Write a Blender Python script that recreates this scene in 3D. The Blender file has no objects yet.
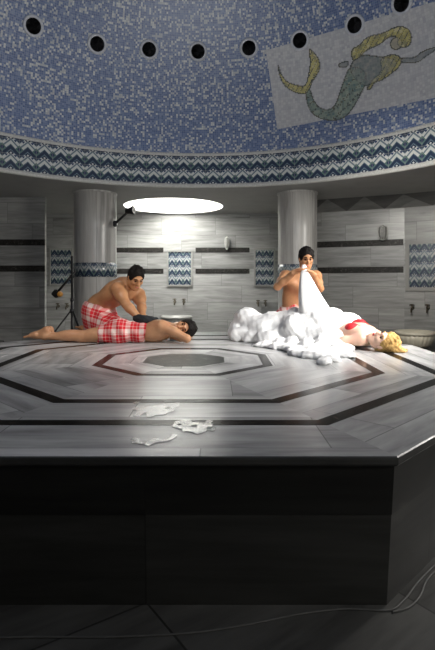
import bpy, bmesh, math, random
import numpy as np
from mathutils import Vector, Matrix, geometry
random.seed(7); np.random.seed(7)
SC = bpy.context.scene
COL = SC.collection
PI = math.pi
F_PX, YH, CX = 490.0, 282.0, 217.5
CAMZ, ZT = 1.16, 0.55            # camera height, top of the marble platform
OX, OY = -0.257, 3.85            # centre of platform and dome

def W(px, py, d):                # point at depth d seen at this place of the photo
    return np.array([(px-CX)/F_PX*d, d, CAMZ-(py-YH)/F_PX*d])
def G(px, py, z):                # the same on a level plane
    d = (CAMZ-z)*F_PX/(py-YH)
    return np.array([(px-CX)/F_PX*d, d, z])

# ------------------------------------------------------------------ objects
def link(o):
    COL.objects.link(o); return o
def tag(o, label=None, cat=None, group=None, kind=None):
    if label: o['label'] = label
    if cat: o['category'] = cat
    if group: o['group'] = group
    if kind: o['kind'] = kind
    return o
def empty(name, loc, label, cat, group=None):
    o = bpy.data.objects.new(name, None); link(o)
    o.empty_display_size = .05
    o.location = loc
    return tag(o, label, cat, group)
def wloc(o):
    v = Vector((0, 0, 0))
    while o is not None:
        v = v+Vector(o.location); o = o.parent
    return v
def obj(name, v, f, mat, parent=None, smooth=False, uv=None, kind=None, base=False):
    """v in world coordinates; becomes one mesh object"""
    v = np.asarray(v, float).reshape(-1, 3)
    off = np.array(wloc(parent)) if parent is not None else np.zeros(3)
    loc = np.zeros(3)
    if base and parent is None:
        mn, mx = v.min(0), v.max(0); loc = np.array([(mn[0]+mx[0])/2, (mn[1]+mx[1])/2, mn[2]])
    me = bpy.data.meshes.new(name)
    me.from_pydata((v-off-loc).tolist(), [], [list(map(int, q)) for q in f])
    if uv is not None:
        l = me.uv_layers.new(name='UVMap')
        uv = np.asarray(uv, float)
        idx = np.empty(len(me.loops), np.int32); me.loops.foreach_get('vertex_index', idx)
        if len(uv) == len(v): l.data.foreach_set('uv', uv[idx].ravel())
        else: l.data.foreach_set('uv', uv.ravel())
    for m in (mat if isinstance(mat, (list, tuple)) else [mat]): me.materials.append(m)
    if smooth: me.polygons.foreach_set('use_smooth', [True]*len(me.polygons))
    me.update()
    o = bpy.data.objects.new(name, me); link(o)
    o.location = loc
    if parent is not None: o.parent = parent
    if kind: o['kind'] = kind
    return o

class MB:                        # collects shapes into one mesh
    def __init__(s): s.v = []; s.f = []; s.n = 0
    def add(s, v, f):
        v = np.asarray(v, float); s.v.append(v); s.f += [[i+s.n for i in q] for q in f]; s.n += len(v); return s
    def box(s, c, size, ax=None, bev=0.0):
        hx, hy, hz = np.array(size)/2.0
        b = min(bev, hx*.9, hy*.9, hz*.9)
        if b <= 0:
            p = np.array([[x, y, z] for z in (-hz, hz) for y in (-hy, hy) for x in (-hx, hx)])
            f = [(0, 2, 3, 1), (4, 5, 7, 6), (0, 1, 5, 4), (2, 6, 7, 3), (0, 4, 6, 2), (1, 3, 7, 5)]
        else:
            bm = bmesh.new(); bmesh.ops.create_cube(bm, size=1)
            for q in bm.verts: q.co = Vector((q.co.x*2*hx, q.co.y*2*hy, q.co.z*2*hz))
            bmesh.ops.bevel(bm, geom=list(bm.edges), offset=b, segments=2, affect='EDGES')
            bm.verts.index_update()
            p = np.array([q.co[:] for q in bm.verts]); f = [[q.index for q in t.verts] for t in bm.faces]; bm.free()
        if ax is not None: p = p @ np.asarray(ax)
        return s.add(p+np.asarray(c), f)
    def tube(s, pts, r, n=10, cap=True):
        pts = np.asarray(pts, float); r = np.broadcast_to(np.asarray(r, float), (len(pts),))
        V = []; prev = None
        for i, p in enumerate(pts):
            t = pts[min(i+1, len(pts)-1)]-pts[max(i-1, 0)]; t = t/(np.linalg.norm(t)+1e-12)
            if prev is None:
                a = np.array([0, 0, 1.]) if abs(t[2]) < .9 else np.array([1., 0, 0]); u = np.cross(t, a)
            else: u = prev-t*np.dot(prev, t)
            u = u/np.linalg.norm(u); prev = u; w = np.cross(t, u)
            for k in range(n):
                a = 2*PI*k/n; V.append(p+r[i]*(math.cos(a)*u+math.sin(a)*w))
        f = [(i*n+k, i*n+(k+1) % n, (i+1)*n+(k+1) % n, (i+1)*n+k) for i in range(len(pts)-1) for k in range(n)]
        if cap:
            f.append(list(range(n))[::-1]); f.append([(len(pts)-1)*n+k for k in range(n)])
        return s.add(V, f)
    def lathe(s, prof, c=(0, 0, 0), n=24, axis=None, flute=0, nf=0):
        """prof: list of (radius, height) around an axis through c"""
        V = []
        A = np.eye(3) if axis is None else np.asarray(axis)
        for r, z in prof:
            for k in range(n):
                a = 2*PI*k/n
                rr = r*(1+flute*math.cos(nf*a)) if nf else r
                V.append(np.array([rr*math.cos(a), rr*math.sin(a), z]) @ A+np.asarray(c))
        m = len(prof)
        f = [(i*n+k, i*n+(k+1) % n, (i+1)*n+(k+1) % n, (i+1)*n+k) for i in range(m-1) for k in range(n)]
        if prof[0][0] > 1e-6: f.append(list(range(n))[::-1])
        if prof[-1][0] > 1e-6: f.append([(m-1)*n+k for k in range(n)])
        return s.add(V, f)
    def build(s, name, mat, parent=None, smooth=False, **k):
        return obj(name, np.concatenate(s.v), s.f, mat, parent, smooth, **k)
def axes(z, up=(0, 0, 1)):       # rows: x, y, z axis with z along the given direction
    z = np.asarray(z, float); z = z/np.linalg.norm(z)
    up = np.asarray(up, float)
    if abs(np.dot(up, z)) > .98: up = np.array([0, 1., 0])
    x = np.cross(up, z); x /= np.linalg.norm(x)
    return np.array([x, np.cross(z, x), z])
def copy_tree(o, parent=None):
    c = o.copy(); COL.objects.link(c); c.parent = parent
    for ch in list(o.children): copy_tree(ch, c)
    return c

# ------------------------------------------------------------------ blended solid shapes
def surfnets(Fd, org, h):
    S = Fd < 0; nx, ny, nz = Fd.shape
    cnt = np.zeros((nx-1, ny-1, nz-1), np.int8)
    sl = lambda a, n: slice(a, n-1+a)
    for a in (0, 1):
        for b in (0, 1):
            for c in (0, 1): cnt += S[sl(a, nx), sl(b, ny), sl(c, nz)]
    act = (cnt > 0) & (cnt < 8)
    I = np.argwhere(act); n = len(I)
    ids = -np.ones(act.shape, np.int64); ids[act] = np.arange(n)
    acc = np.zeros((n, 3)); num = np.zeros(n)
    cor = [(a, b, c) for a in (0, 1) for b in (0, 1) for c in (0, 1)]
    for p in cor:
        for q in cor:
            if sum(abs(p[i]-q[i]) for i in range(3)) == 1 and p < q:
                A = Fd[I[:, 0]+p[0], I[:, 1]+p[1], I[:, 2]+p[2]]; B = Fd[I[:, 0]+q[0], I[:, 1]+q[1], I[:, 2]+q[2]]
                m = (A < 0) != (B < 0)
                t = np.where(m, A/np.where(m, A-B, 1), 0)
                pos = np.array(p)+t[:, None]*(np.array(q)-np.array(p))
                acc[m] += pos[m]; num[m] += 1
    V = (I+acc/num[:, None])*h+org
    Q = []
    for ax in range(3):
        u, w = (ax+1) % 3, (ax+2) % 3
        lo = [slice(None)]*3; hi = [slice(None)]*3
        lo[ax] = slice(0, -1); hi[ax] = slice(1, None)
        A = S[tuple(lo)]; B = S[tuple(hi)]
        E = np.argwhere(A != B)
        ok = (E[:, u] > 0) & (E[:, w] > 0) & (E[:, u] < Fd.shape[u]-1) & (E[:, w] < Fd.shape[w]-1)
        E = E[ok]; ins = A[E[:, 0], E[:, 1], E[:, 2]]
        def cell(du, dw):
            e = E.copy(); e[:, u] += du; e[:, w] += dw; return ids[e[:, 0], e[:, 1], e[:, 2]]
        q = np.stack([cell(-1, -1), cell(0, -1), cell(0, 0), cell(-1, 0)], 1)
        q[~ins] = q[~ins][:, ::-1]; Q.append(q)
    return V, np.concatenate(Q)
def vsmooth(V, Q, it=1, lam=.5):
    for _ in range(it):
        A = np.zeros_like(V); c = np.zeros(len(V))
        for i in range(4):
            np.add.at(A, Q[:, i], V[Q[:, (i+1) % 4]]); np.add.at(c, Q[:, i], 1)
        V = V*(1-lam)+lam*A/np.maximum(c, 1)[:, None]
    return V
class Sdf:
    def __init__(s, h=.008): s.h = h; s.p = []
    def cone(s, a, b, ra, rb=None, k=.02, op=1):
        s.p.append(('c', np.array(a, float), np.array(b, float), ra, ra if rb is None else rb, k, op)); return s
    def chain(s, pts, rs, k=.02):
        for i in range(len(pts)-1): s.cone(pts[i], pts[i+1], rs[i], rs[i+1], k)
        return s
    def ell(s, c, r, A=None, k=.02, op=1):
        s.p.append(('e', np.array(c, float), np.array(r if np.ndim(r) else (r, r, r), float), np.eye(3) if A is None else np.asarray(A), 0, k, op)); return s
    def plane(s, p, n):          # cuts away everything on the side the normal points to
        s.p.append(('p', np.array(p, float), np.array(n, float)/np.linalg.norm(n), 0, 0, 0, -1)); return s
    def box_of(s, q):
        if q[0] == 'c': r = max(q[3], q[4]); return np.minimum(q[1], q[2])-r, np.maximum(q[1], q[2])+r
        r = q[2].max(); return q[1]-r, q[1]+r
    def mesh(s, noise=None, smooth=1):
        bb = [s.box_of(q) for q in s.p if q[6] > 0]; h = s.h
        lo = np.min([b[0] for b in bb], 0)-4*h; hi = np.max([b[1] for b in bb], 0)+4*h
        n = np.ceil((hi-lo)/h).astype(int)+1
        Fd = np.full(n, 1.0, np.float32)
        ax = [lo[i]+h*np.arange(n[i]) for i in range(3)]
        for q in s.p:
            k = q[5]
            if q[0] == 'p':
                D = (ax[0][:, None, None]-q[1][0])*q[2][0]+(ax[1][None, :, None]-q[1][1])*q[2][1]+(ax[2][None, None, :]-q[1][2])*q[2][2]
                Fd = np.maximum(Fd, D.astype(np.float32)); continue
            b0, b1 = s.box_of(q); m = k+3*h
            i0 = np.clip(np.floor((b0-m-lo)/h).astype(int), 0, n-1); i1 = np.clip(np.ceil((b1+m-lo)/h).astype(int)+1, 1, n)
            if (i1 <= i0).any(): continue
            X = ax[0][i0[0]:i1[0]][:, None, None]; Y = ax[1][i0[1]:i1[1]][None, :, None]; Z = ax[2][i0[2]:i1[2]][None, None, :]
            if q[0] == 'c':
                a, b = q[1], q[2]; ab = b-a; L = max(ab @ ab, 1e-9)
                t = np.clip(((X-a[0])*ab[0]+(Y-a[1])*ab[1]+(Z-a[2])*ab[2])/L, 0, 1)
                D = np.sqrt((X-a[0]-t*ab[0])**2+(Y-a[1]-t*ab[1])**2+(Z-a[2]-t*ab[2])**2)-(q[3]+t*(q[4]-q[3]))
            else:
                c, r, A = q[1], q[2], q[3]
                l = [((X-c[0])*A[i][0]+(Y-c[1])*A[i][1]+(Z-c[2])*A[i][2]) for i in range(3)]
                k0 = np.sqrt(sum((l[i]/r[i])**2 for i in range(3))); k1 = np.sqrt(sum((l[i]/r[i]**2)**2 for i in range(3)))+1e-9
                D = k0*(k0-1)/k1
            D = D.astype(np.float32)
            view = Fd[i0[0]:i1[0], i0[1]:i1[1], i0[2]:i1[2]]
            if q[6] > 0:
                if k > 0:
                    hh = np.maximum(k-np.abs(view-D), 0)/k; view[...] = np.minimum(view, D)-hh*hh*k*.25
                else: view[...] = np.minimum(view, D)
            else:
                D = -D; kk = max(k, 1e-4)
                hh = np.maximum(kk-np.abs(view-D), 0)/kk; view[...] = np.maximum(view, D)+hh*hh*kk*.25
        if noise is not None: Fd = Fd+noise(ax[0][:, None, None], ax[1][None, :, None], ax[2][None, None, :]).astype(np.float32)
        V, Q = surfnets(Fd, lo, h)
        if smooth: V = vsmooth(V, Q, smooth)
        return V, Q
    def build(s, name, mat, parent=None, noise=None, smooth=1, **k):
        V, Q = s.mesh(noise, smooth)
        return obj(name, V, Q, mat, parent, smooth > 0, **k)

# ------------------------------------------------------------------ materials
class NT:
    def __init__(s, name, rough=.5, spec=.5):
        s.m = bpy.data.materials.new(name); s.m.use_nodes = True; s.t = s.m.node_tree
        s.b = s.t.nodes['Principled BSDF']; s.b.inputs['Roughness'].default_value = rough
        s.b.inputs['Specular IOR Level'].default_value = spec
    def n(s, ty, props=None, **ins):
        nd = s.t.nodes.new(ty)
        for k, v in (props or {}).items(): setattr(nd, k, v)
        for k, v in ins.items():
            s.put(nd.inputs[int(k[1:]) if k[0] == '_' and k[1:].isdigit() else k.replace('_', ' ')], v)
        return nd
    def put(s, sock, v):
        if isinstance(v, bpy.types.NodeSocket): s.t.links.new(v, sock)
        elif isinstance(v, bpy.types.Node): s.t.links.new(v.outputs[0], sock)
        else: sock.default_value = v
    def math(s, op, a, b=0.0, c=0.0, clamp=False):
        nd = s.t.nodes.new('ShaderNodeMath'); nd.operation = op; nd.use_clamp = clamp
        for i, v in enumerate((a, b, c)): s.put(nd.inputs[i], v)
        return nd.outputs[0]
    def xyz(s, v):
        nd = s.n('ShaderNodeSeparateXYZ'); s.put(nd.inputs[0], v); return nd.outputs[0], nd.outputs[1], nd.outputs[2]
    def vec(s, x=0.0, y=0.0, z=0.0):
        nd = s.n('ShaderNodeCombineXYZ')
        for i, v in enumerate((x, y, z)): s.put(nd.inputs[i], v)
        return nd.outputs[0]
    def uv(s): return s.n('ShaderNodeTexCoord').outputs['UV']
    def ob(s): return s.n('ShaderNodeTexCoord').outputs['Object']
    def noise(s, v, scale=5., detail=3., rough=.5, dist=0.):
        return s.n('ShaderNodeTexNoise', None, Vector=v, Scale=scale, Detail=detail, Roughness=rough, Distortion=dist).outputs[0]
    def white(s, v): return s.n('ShaderNodeTexWhiteNoise', None, Vector=v).outputs[0]
    def ramp(s, f, stops, mode='LINEAR'):
        nd = s.n('ShaderNodeValToRGB', None, Fac=f); cr = nd.color_ramp; cr.interpolation = mode
        while len(cr.elements) < len(stops): cr.elements.new(.5)
        for e, (p, c) in zip(cr.elements, stops): e.position = p; e.color = (*c, 1)
        return nd.outputs[0]
    def mix(s, f, a, b, blend='MIX'):
        nd = s.t.nodes.new('ShaderNodeMix'); nd.data_type = 'RGBA'; nd.blend_type = blend
        s.put(nd.inputs[0], f)
        for i, v in ((6, a), (7, b)): s.put(nd.inputs[i], (*v, 1) if isinstance(v, tuple) and len(v) == 3 else v)
        return nd.outputs[2]
    def color(s, c): s.put(s.b.inputs['Base Color'], (*c, 1) if isinstance(c, tuple) else c); return s
    def bump(s, h, strength=.3, dist=.01):
        nd = s.n('ShaderNodeBump', None, Height=h, Strength=strength, Distance=dist); s.put(s.b.inputs['Normal'], nd.outputs[0]); return s
def plain(name, c, rough=.5, metal=0., vary=.12, scale=30.):
    t = NT(name, rough); f = t.noise(t.ob(), scale, 3)
    t.color(t.ramp(f, [(.3, tuple(x*(1-vary) for x in c)), (.7, tuple(min(1, x*(1+vary)) for x in c))]))
    t.b.inputs['Metallic'].default_value = metal
    return t.m
def marble(name, lo, hi, su=1.2, sv=9., slab=(.9, .33), rough=.3, joint=.004, jcol=.45, contrast=(.3, .72), spec=.5, bond=.37):
    t = NT(name, rough, spec); u, v, _ = t.xyz(t.uv())
    row = t.math('FLOOR', t.math('DIVIDE', v, slab[1]))
    uu = t.math('ADD', t.math('DIVIDE', u, slab[0]), t.math('MULTIPLY', row, bond))
    colm = t.math('FLOOR', uu)
    rnd = t.white(t.vec(colm, row, 3.3))
    p = t.vec(t.math('MULTIPLY', u, su), t.math('MULTIPLY', v, sv), t.math('MULTIPLY', rnd, 40.))
    n1 = t.noise(p, 1.0, 5, .55, 1.2); n2 = t.noise(p, 3.1, 4, .6, .6)
    f = t.math('ADD', t.math('MULTIPLY', n1, .65), t.math('MULTIPLY', n2, .35))
    f = t.math('ADD', f, t.math('MULTIPLY', t.math('SUBTRACT', rnd, .5), .16))
    mid = tuple(.5*(a+b) for a, b in zip(lo, hi))
    c = t.ramp(f, [(contrast[0], lo), (.5, mid), (contrast[1], hi)])
    fu = t.math('FRACT', uu); fv = t.math('FRACT', t.math('DIVIDE', v, slab[1]))
    eu = t.math('LESS_THAN', t.math('MINIMUM', fu, t.math('SUBTRACT', 1., fu)), joint/slab[0])
    ev = t.math('LESS_THAN', t.math('MINIMUM', fv, t.math('SUBTRACT', 1., fv)), joint/slab[1])
    j = t.math('MULTIPLY', t.math('MAXIMUM', eu, ev), jcol)
    t.color(t.mix(j, c, tuple(x*.35 for x in lo)))
    t.put(t.b.inputs['Roughness'], t.math('ADD', rough*.8, t.math('MULTIPLY', n2, rough*.4)))
    return t.m
M = {}
M['wall'] = marble('grey_wall_marble', (.16, .162, .157), (.40, .402, .39), .9, 9., (1.15, .36), .32)
M['column'] = marble('grey_column_marble', (.20, .195, .185), (.50, .49, .465), 9., .5, (.34, 3.2), .3, .003, .6)
M['slab'] = marble('platform_marble', (.22, .222, .225), (.74, .745, .75), .55, 3.6, (1.3, .41), .25, .0025, .6, (.30, .70), .35)
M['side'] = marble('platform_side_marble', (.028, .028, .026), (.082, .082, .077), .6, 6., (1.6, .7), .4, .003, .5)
M['shaded_edge'] = marble('shaded_edge_marble', (.045, .045, .043), (.12, .12, .115), .8, 8., (1.6, 3.), .35, .0, 0)  # slab marble darkened to paint the unlit look of the lip
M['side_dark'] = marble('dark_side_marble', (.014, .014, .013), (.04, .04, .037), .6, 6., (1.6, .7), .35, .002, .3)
M['floor'] = marble('dark_floor_marble', (.05, .05, .048), (.16, .16, .152), 1.0, 6., (.8, .8), .35, .004, .8, bond=0.)
M['frame'] = marble('niche_frame_marble', (.20, .20, .19), (.32, .32, .30), 3., 6., (2., 2.), .35, .0, 0)
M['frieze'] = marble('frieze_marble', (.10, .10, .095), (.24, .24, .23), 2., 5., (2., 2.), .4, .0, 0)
M['frieze_shade'] = marble('shaded_frieze_marble', (.045, .045, .042), (.11, .11, .105), 2., 5., (2., 2.), .4, .0, 0)  # darker copy paints shade on the folded triangles of the frieze
M['ceiling'] = plain('ceiling_plaster', (.34, .34, .325), .7, 0, .06, 4.)
M['basin'] = marble('cream_basin_marble', (.52, .48, .38), (.78, .73, .60), 3., 3., (5., 5.), .3, .0, 0)
def dark_marble():
    t = NT('dark_inlay_marble', .2, .03); p = t.ob(); n = t.noise(p, 9., 6, .65, 1.5)
    t.color(t.ramp(n, [(.35, (.004, .004, .004)), (.60, (.012, .010, .009)), (.68, (.06, .05, .042)), (.74, (.01, .009, .008))])); return t.m
M['inlay'] = dark_marble()
def stripe():
    t = NT('dark_stripe_marble', .35, .12); p = t.ob(); n = t.noise(p, 14., 6, .7, 2.)
    t.color(t.ramp(n, [(.35, (.014, .0135, .0125)), (.58, (.035, .033, .03)), (.70, (.13, .125, .115))])); return t.m
M['stripe'] = stripe()
def green_centre():
    t = NT('green_grey_centre_marble', .3, .03); n = t.noise(t.ob(), 16., 6, .7, .6)
    t.color(t.ramp(n, [(.3, (.025, .029, .027)), (.55, (.055, .062, .056)), (.7, (.13, .14, .125))])); return t.m
M['centre'] = green_centre()
def mosaic():
    t = NT('blue_mosaic', .35, .5); u, v, _ = t.xyz(t.uv()); s = 1/.028
    us = t.math('MULTIPLY', u, s); vs = t.math('MULTIPLY', v, s)
    cell = t.vec(t.math('FLOOR', us), t.math('FLOOR', vs), 0.)
    r = t.white(cell); big = t.noise(t.vec(u, v, 0.), 2.2, 3, .6)
    k = t.math('ADD', r, t.math('MULTIPLY', t.math('SUBTRACT', big, .5), .3))
    c = t.ramp(k, [(0, (.055, .095, .215)), (.2, (.08, .125, .25)), (.42, (.105, .155, .28)), (.60, (.15, .20, .31)), (.75, (.36, .38, .39)), (.9, (.50, .51, .49))], 'CONSTANT')
    fu = t.math('FRACT', us); fv = t.math('FRACT', vs)
    e = t.math('MAXIMUM', t.math('LESS_THAN', fu, .13), t.math('LESS_THAN', fv, .13))
    t.color(t.mix(t.math('MULTIPLY', e, .8), c, (.25, .265, .31)))
    return t.m
M['mosaic'] = mosaic()
def tessera(name, stops, s=1/.036):
    t = NT(name, .4, .4); u, v, _ = t.xyz(t.uv())
    us = t.math('MULTIPLY', u, s); vs = t.math('MULTIPLY', v, s)
    r = t.white(t.vec(t.math('FLOOR', us), t.math('FLOOR', vs), 7.))
    c = t.ramp(r, stops, 'CONSTANT'); fu = t.math('FRACT', us); fv = t.math('FRACT', vs)
    e = t.math('MAXIMUM', t.math('LESS_THAN', fu, .12), t.math('LESS_THAN', fv, .12))
    t.color(t.mix(t.math('MULTIPLY', e, .35), c, (.30, .30, .29))); return t.m
M['panel'] = tessera('pale_mosaic', [(0, (.40, .40, .41)), (.35, (.44, .44, .44)), (.7, (.48, .48, .47)), (.95, (.36, .36, .38))])
M['fin'] = tessera('yellow_mosaic', [(0, (.36, .32, .12)), (.35, (.46, .41, .15)), (.7, (.27, .26, .13)), (.88, (.52, .47, .25))])
M['tail'] = tessera('green_mosaic', [(0, (.15, .20, .17)), (.35, (.20, .25, .20)), (.7, (.26, .30, .24)), (.88, (.11, .17, .16))])
M['torso'] = tessera('grey_green_mosaic', [(0, (.17, .20, .19)), (.4, (.21, .22, .21)), (.8, (.26, .26, .23))])
M['arm'] = tessera('grey_mosaic', [(0, (.19, .21, .21)), (.5, (.24, .25, .24))])
M['face'] = tessera('beige_mosaic', [(0, (.32, .30, .23)), (.5, (.37, .34, .25))])
M['outline'] = tessera('dark_mosaic', [(0, (.055, .065, .06)), (.5, (.09, .085, .06))])
def iznik(name, tw, th, wh=(.40, .415, .40)):
    """blue and white chevron tiles; UV in metres"""
    t = NT(name, .22, .5); u, v, _ = t.xyz(t.uv())
    x = t.math('ABSOLUTE', t.math('SUBTRACT', t.math('FRACT', t.math('DIVIDE', u, tw)), .5))
    y = t.math('FRACT', t.math('DIVIDE', v, th))
    def band(off, w):
        q = t.math('FRACT', t.math('ADD', t.math('SUBTRACT', y, t.math('MULTIPLY', x, -1.05)), off))
        return t.math('LESS_THAN', t.math('ABSOLUTE', t.math('SUBTRACT', q, .5)), w)
    def dia(cx, cy, r, ky=1.):
        return t.math('LESS_THAN', t.math('ADD', t.math('ABSOLUTE', t.math('SUBTRACT', x, cx)), t.math('MULTIPLY', t.math('ABSOLUTE', t.math('SUBTRACT', y, cy)), ky)), r)
    c = t.mix(0., wh, (.6, .6, .6))
    c = t.mix(band(.5, .07), c, (.12, .16, .19))
    c = t.mix(band(.0, .20), c, (.07, .11, .145))
    c = t.mix(band(.0, .125), c, (.022, .034, .062))
    c = t.mix(dia(0., .10, .19), c, (.022, .034, .062))
    c = t.mix(dia(0., .10, .075), c, wh)
    c = t.mix(dia(.5, .40, .24, .8), c, (.085, .14, .125))
    c = t.mix(dia(.5, .40, .13, .8), c, (.018, .03, .075))
    c = t.mix(dia(.27, .98, .10, .7), c, (.03, .05, .11))
    e = t.math('MAXIMUM', t.math('GREATER_THAN', x, .488), t.math('LESS_THAN', y, .025))
    t.color(t.mix(t.math('MULTIPLY', e, .6), c, (.3, .3, .29))); return t.m
M['border'] = iznik('border_tiles', .225, .20, (.46, .475, .455))
M['tile'] = iznik('niche_tiles', .155, .20, (.33, .345, .335))
M['edge'] = plain('border_edge_stone', (.42, .42, .40), .5, 0, .2, 60)
M['black'] = plain('black_metal', (.012, .012, .013), .4, .3)
M['blackcloth'] = plain('black_cloth', (.014, .016, .02), .9, 0, .3, 60)
M['void'] = plain('hole_darkness', (.004, .004, .005), .8)  # flat black paints the darkness inside the deep dome holes
M['brass'] = plain('dark_brass', (.10, .085, .06), .3, .9)
M['orange'] = plain('orange_gel', (.55, .26, .05), .4)
M['white'] = plain('white_plastic', (.5, .5, .47), .4)
M['cable'] = plain('grey_cable', (.13, .13, .125), .5)
M['rim'] = plain('white_oculus_rim', (.46, .47, .49), .5)
def glow(name, c, s):
    t = NT(name); t.color(c); t.b.inputs['Emission Color'].default_value = (*c, 1); t.b.inputs['Emission Strength'].default_value = s; return t.m
M['sky'] = glow('skylight_glass', (1., .99, .96), 13.)
M['shaft'] = plain('white_shaft_plaster', (.85, .85, .83), .8, 0, .03)
def skin(name, c, c2):
    t = NT(name, .42, .4); p = t.ob(); f = t.math('ADD', t.math('MULTIPLY', t.noise(p, 7., 3), .7), t.math('MULTIPLY', t.noise(p, 40., 2), .3))
    t.color(t.ramp(f, [(.35, c2), (.65, c)]))
    t.b.inputs['Subsurface Weight'].default_value = .12; t.b.inputs['Subsurface Radius'].default_value = (.02, .008, .004); t.b.inputs['Subsurface Scale'].default_value = .5
    return t.m
M['skin_tan'] = skin('tan_skin', (.52, .27, .135), (.42, .20, .095))
M['skin_light'] = skin('light_skin', (.54, .295, .165), (.45, .225, .12))
M['skin_pale'] = skin('pale_skin', (.80, .53, .41), (.74, .45, .34))
def hairmat(name, a, b):
    t = NT(name, .65, .15); p = t.ob(); n = t.noise(t.n('ShaderNodeMapping', None, Vector=p, Scale=(40., 40., 12.)).outputs[0], 2.5, 4, .6, 1.5)
    t.color(t.ramp(n, [(.35, a), (.65, b)])); t.bump(n, .6, .01); return t.m
M['hair'] = hairmat('black_hair', (.004, .0035, .003), (.013, .010, .009))
M['blond'] = hairmat('blond_hair', (.34, .17, .05), (.75, .50, .19))
M['eye'] = plain('dark_eye', (.02, .014, .01), .1)
M['lip'] = plain('lips', (.45, .13, .10), .4)
M['nail'] = plain('nails', (.7, .45, .36), .3)
M['red'] = plain('red_swimsuit_fabric', (.52, .012, .02), .7, 0, .3, 50)
def plaid(name, scale, a, b):
    t = NT(name, .85, .2); u, v, _ = t.xyz(t.uv())
    def bars(x):
        f = t.math('FRACT', t.math('MULTIPLY', x, scale))
        w = t.math('LESS_THAN', t.math('ABSOLUTE', t.math('SUBTRACT', f, .5)), .17)
        th = t.math('LESS_THAN', t.math('ABSOLUTE', t.math('SUBTRACT', t.math('ABSOLUTE', t.math('SUBTRACT', f, .5)), .36)), .035)
        return t.math('MAXIMUM', w, t.math('MULTIPLY', th, .6))
    s = t.math('MULTIPLY', t.math('ADD', bars(u), bars(v)), .5)
    c = t.ramp(s, [(0, a), (.5, tuple(.62*p+.38*q for p, q in zip(a, b))), (1., b)])
    n = t.noise(t.ob(), 90., 2); t.color(t.mix(.25, c, t.mix(n, (.1, .01, .01), (.9, .8, .78)), 'SOFT_LIGHT')); return t.m
M['plaid'] = plaid('red_white_plaid_cloth', 7.5, (.56, .018, .03), (.78, .64, .60))
def foam():
    t = NT('soap_foam', .75, .25); n = t.noise(t.ob(), 55., 4, .6)
    t.color(t.ramp(n, [(.3, (.84, .85, .86)), (.7, (.93, .93, .93))])); t.bump(n, .35, .012)
    t.b.inputs['Subsurface Weight'].default_value = .25; t.b.inputs['Subsurface Radius'].default_value = (.03, .03, .03); return t.m
M['foam'] = foam()
def bagcloth():
    t = NT('white_foam_cloth', .8, .2); p = t.ob()
    n = t.noise(t.n('ShaderNodeMapping', None, Vector=p, Scale=(14., 14., 2.5)).outputs[0], 2., 3, .5, .6)
    t.color(t.ramp(n, [(.3, (.88, .88, .88)), (.7, (.94, .94, .94))])); t.bump(n, .2, .02); return t.m
M['bag'] = bagcloth()
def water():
    t = NT('water', .02, .5); t.color((1., 1., 1.)); t.b.inputs['Transmission Weight'].default_value = .75; t.b.inputs['IOR'].default_value = 1.33  # partly opaque white, painted in to brighten the glints
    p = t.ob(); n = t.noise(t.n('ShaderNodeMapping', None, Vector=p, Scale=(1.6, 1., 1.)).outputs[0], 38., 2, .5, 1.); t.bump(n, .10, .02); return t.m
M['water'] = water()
ZC = 2.61                        # flat ceiling
RR = 3.63; ZB = 3.115            # dome radius, top of the tiled border = spring line
# ------------------------------------------------------------------ walls, floor, ceiling
def wall(name, a, b, z0=0.0, z1=ZC, th=.08, mat='wall', kind='structure'):
    a = np.array(a, float); b = np.array(b, float); L = np.linalg.norm(b-a); t = (b-a)/L
    n = np.array([t[1], -t[0]])  # towards the room when walked clockwise seen from above
    v = [(*a, z0), (*b, z0), (*b, z1), (*a, z1)]; a2, b2 = a-n*th, b-n*th
    v += [(*a2, z0), (*b2, z0), (*b2, z1), (*a2, z1)]
    f = [(0, 1, 2, 3), (5, 4, 7, 6), (3, 2, 6, 7), (0, 4, 5, 1), (0, 3, 7, 4), (1, 5, 6, 2)]
    uv0 = [(0, z0), (L, z0), (L, z1), (0, z1)]
    o = hash_u = sum(map(ord, name))*.137
    return obj(name, v, f, M[mat], None, False, uv=[(x+o, z) for x, z in uv0+uv0], kind=kind)
A_ = dict(back=((-3.75, 10.4), (1.4, 10.4)), alc_r=((1.4, 10.4), (1.4, 8.95)), right=((1.4, 8.95), (3.12, 8.18)), nich=((3.12, 8.18), (4.6, 7.25)),
          r2=((4.6, 7.25), (5.5, 5.6)), r3=((5.5, 5.6), (5.5, 1.7)), r4=((5.5, 1.7), (3.2, -.9)), rear=((3.2, -.9), (-3.7, -.9)),
          l4=((-3.7, -.9), (-5.9, 1.7)), l3=((-5.9, 1.7), (-5.9, 6.6)), l2=((-5.9, 6.6), (-4.9, 8.4)), left=((-4.9, 8.4), (-2.96, 8.4)),
          alc_l=((-2.96, 8.4), (-3.75, 9.0)), alc_l2=((-3.75, 9.0), (-3.75, 10.4)))
NM = dict(back='wall_back', alc_r='wall_alcove_right', right='wall_right', nich='wall_right_corner', r2='wall_far_right', r3='wall_side_right', r4='wall_rear_right',
          rear='wall_rear', l4='wall_rear_left', l3='wall_side_left', l2='wall_far_left', left='wall_left', alc_l='wall_alcove_left', alc_l2='wall_alcove_side')
for k, (a, b) in A_.items(): wall(NM[k], a, b, th=.004 if k == 'alc_l' else .08)
poly = [A_[k][0] for k in ('back', 'alc_r', 'right', 'nich', 'r2', 'r3', 'r4', 'rear', 'l4', 'l3', 'l2', 'left', 'alc_l', 'alc_l2')]
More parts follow.
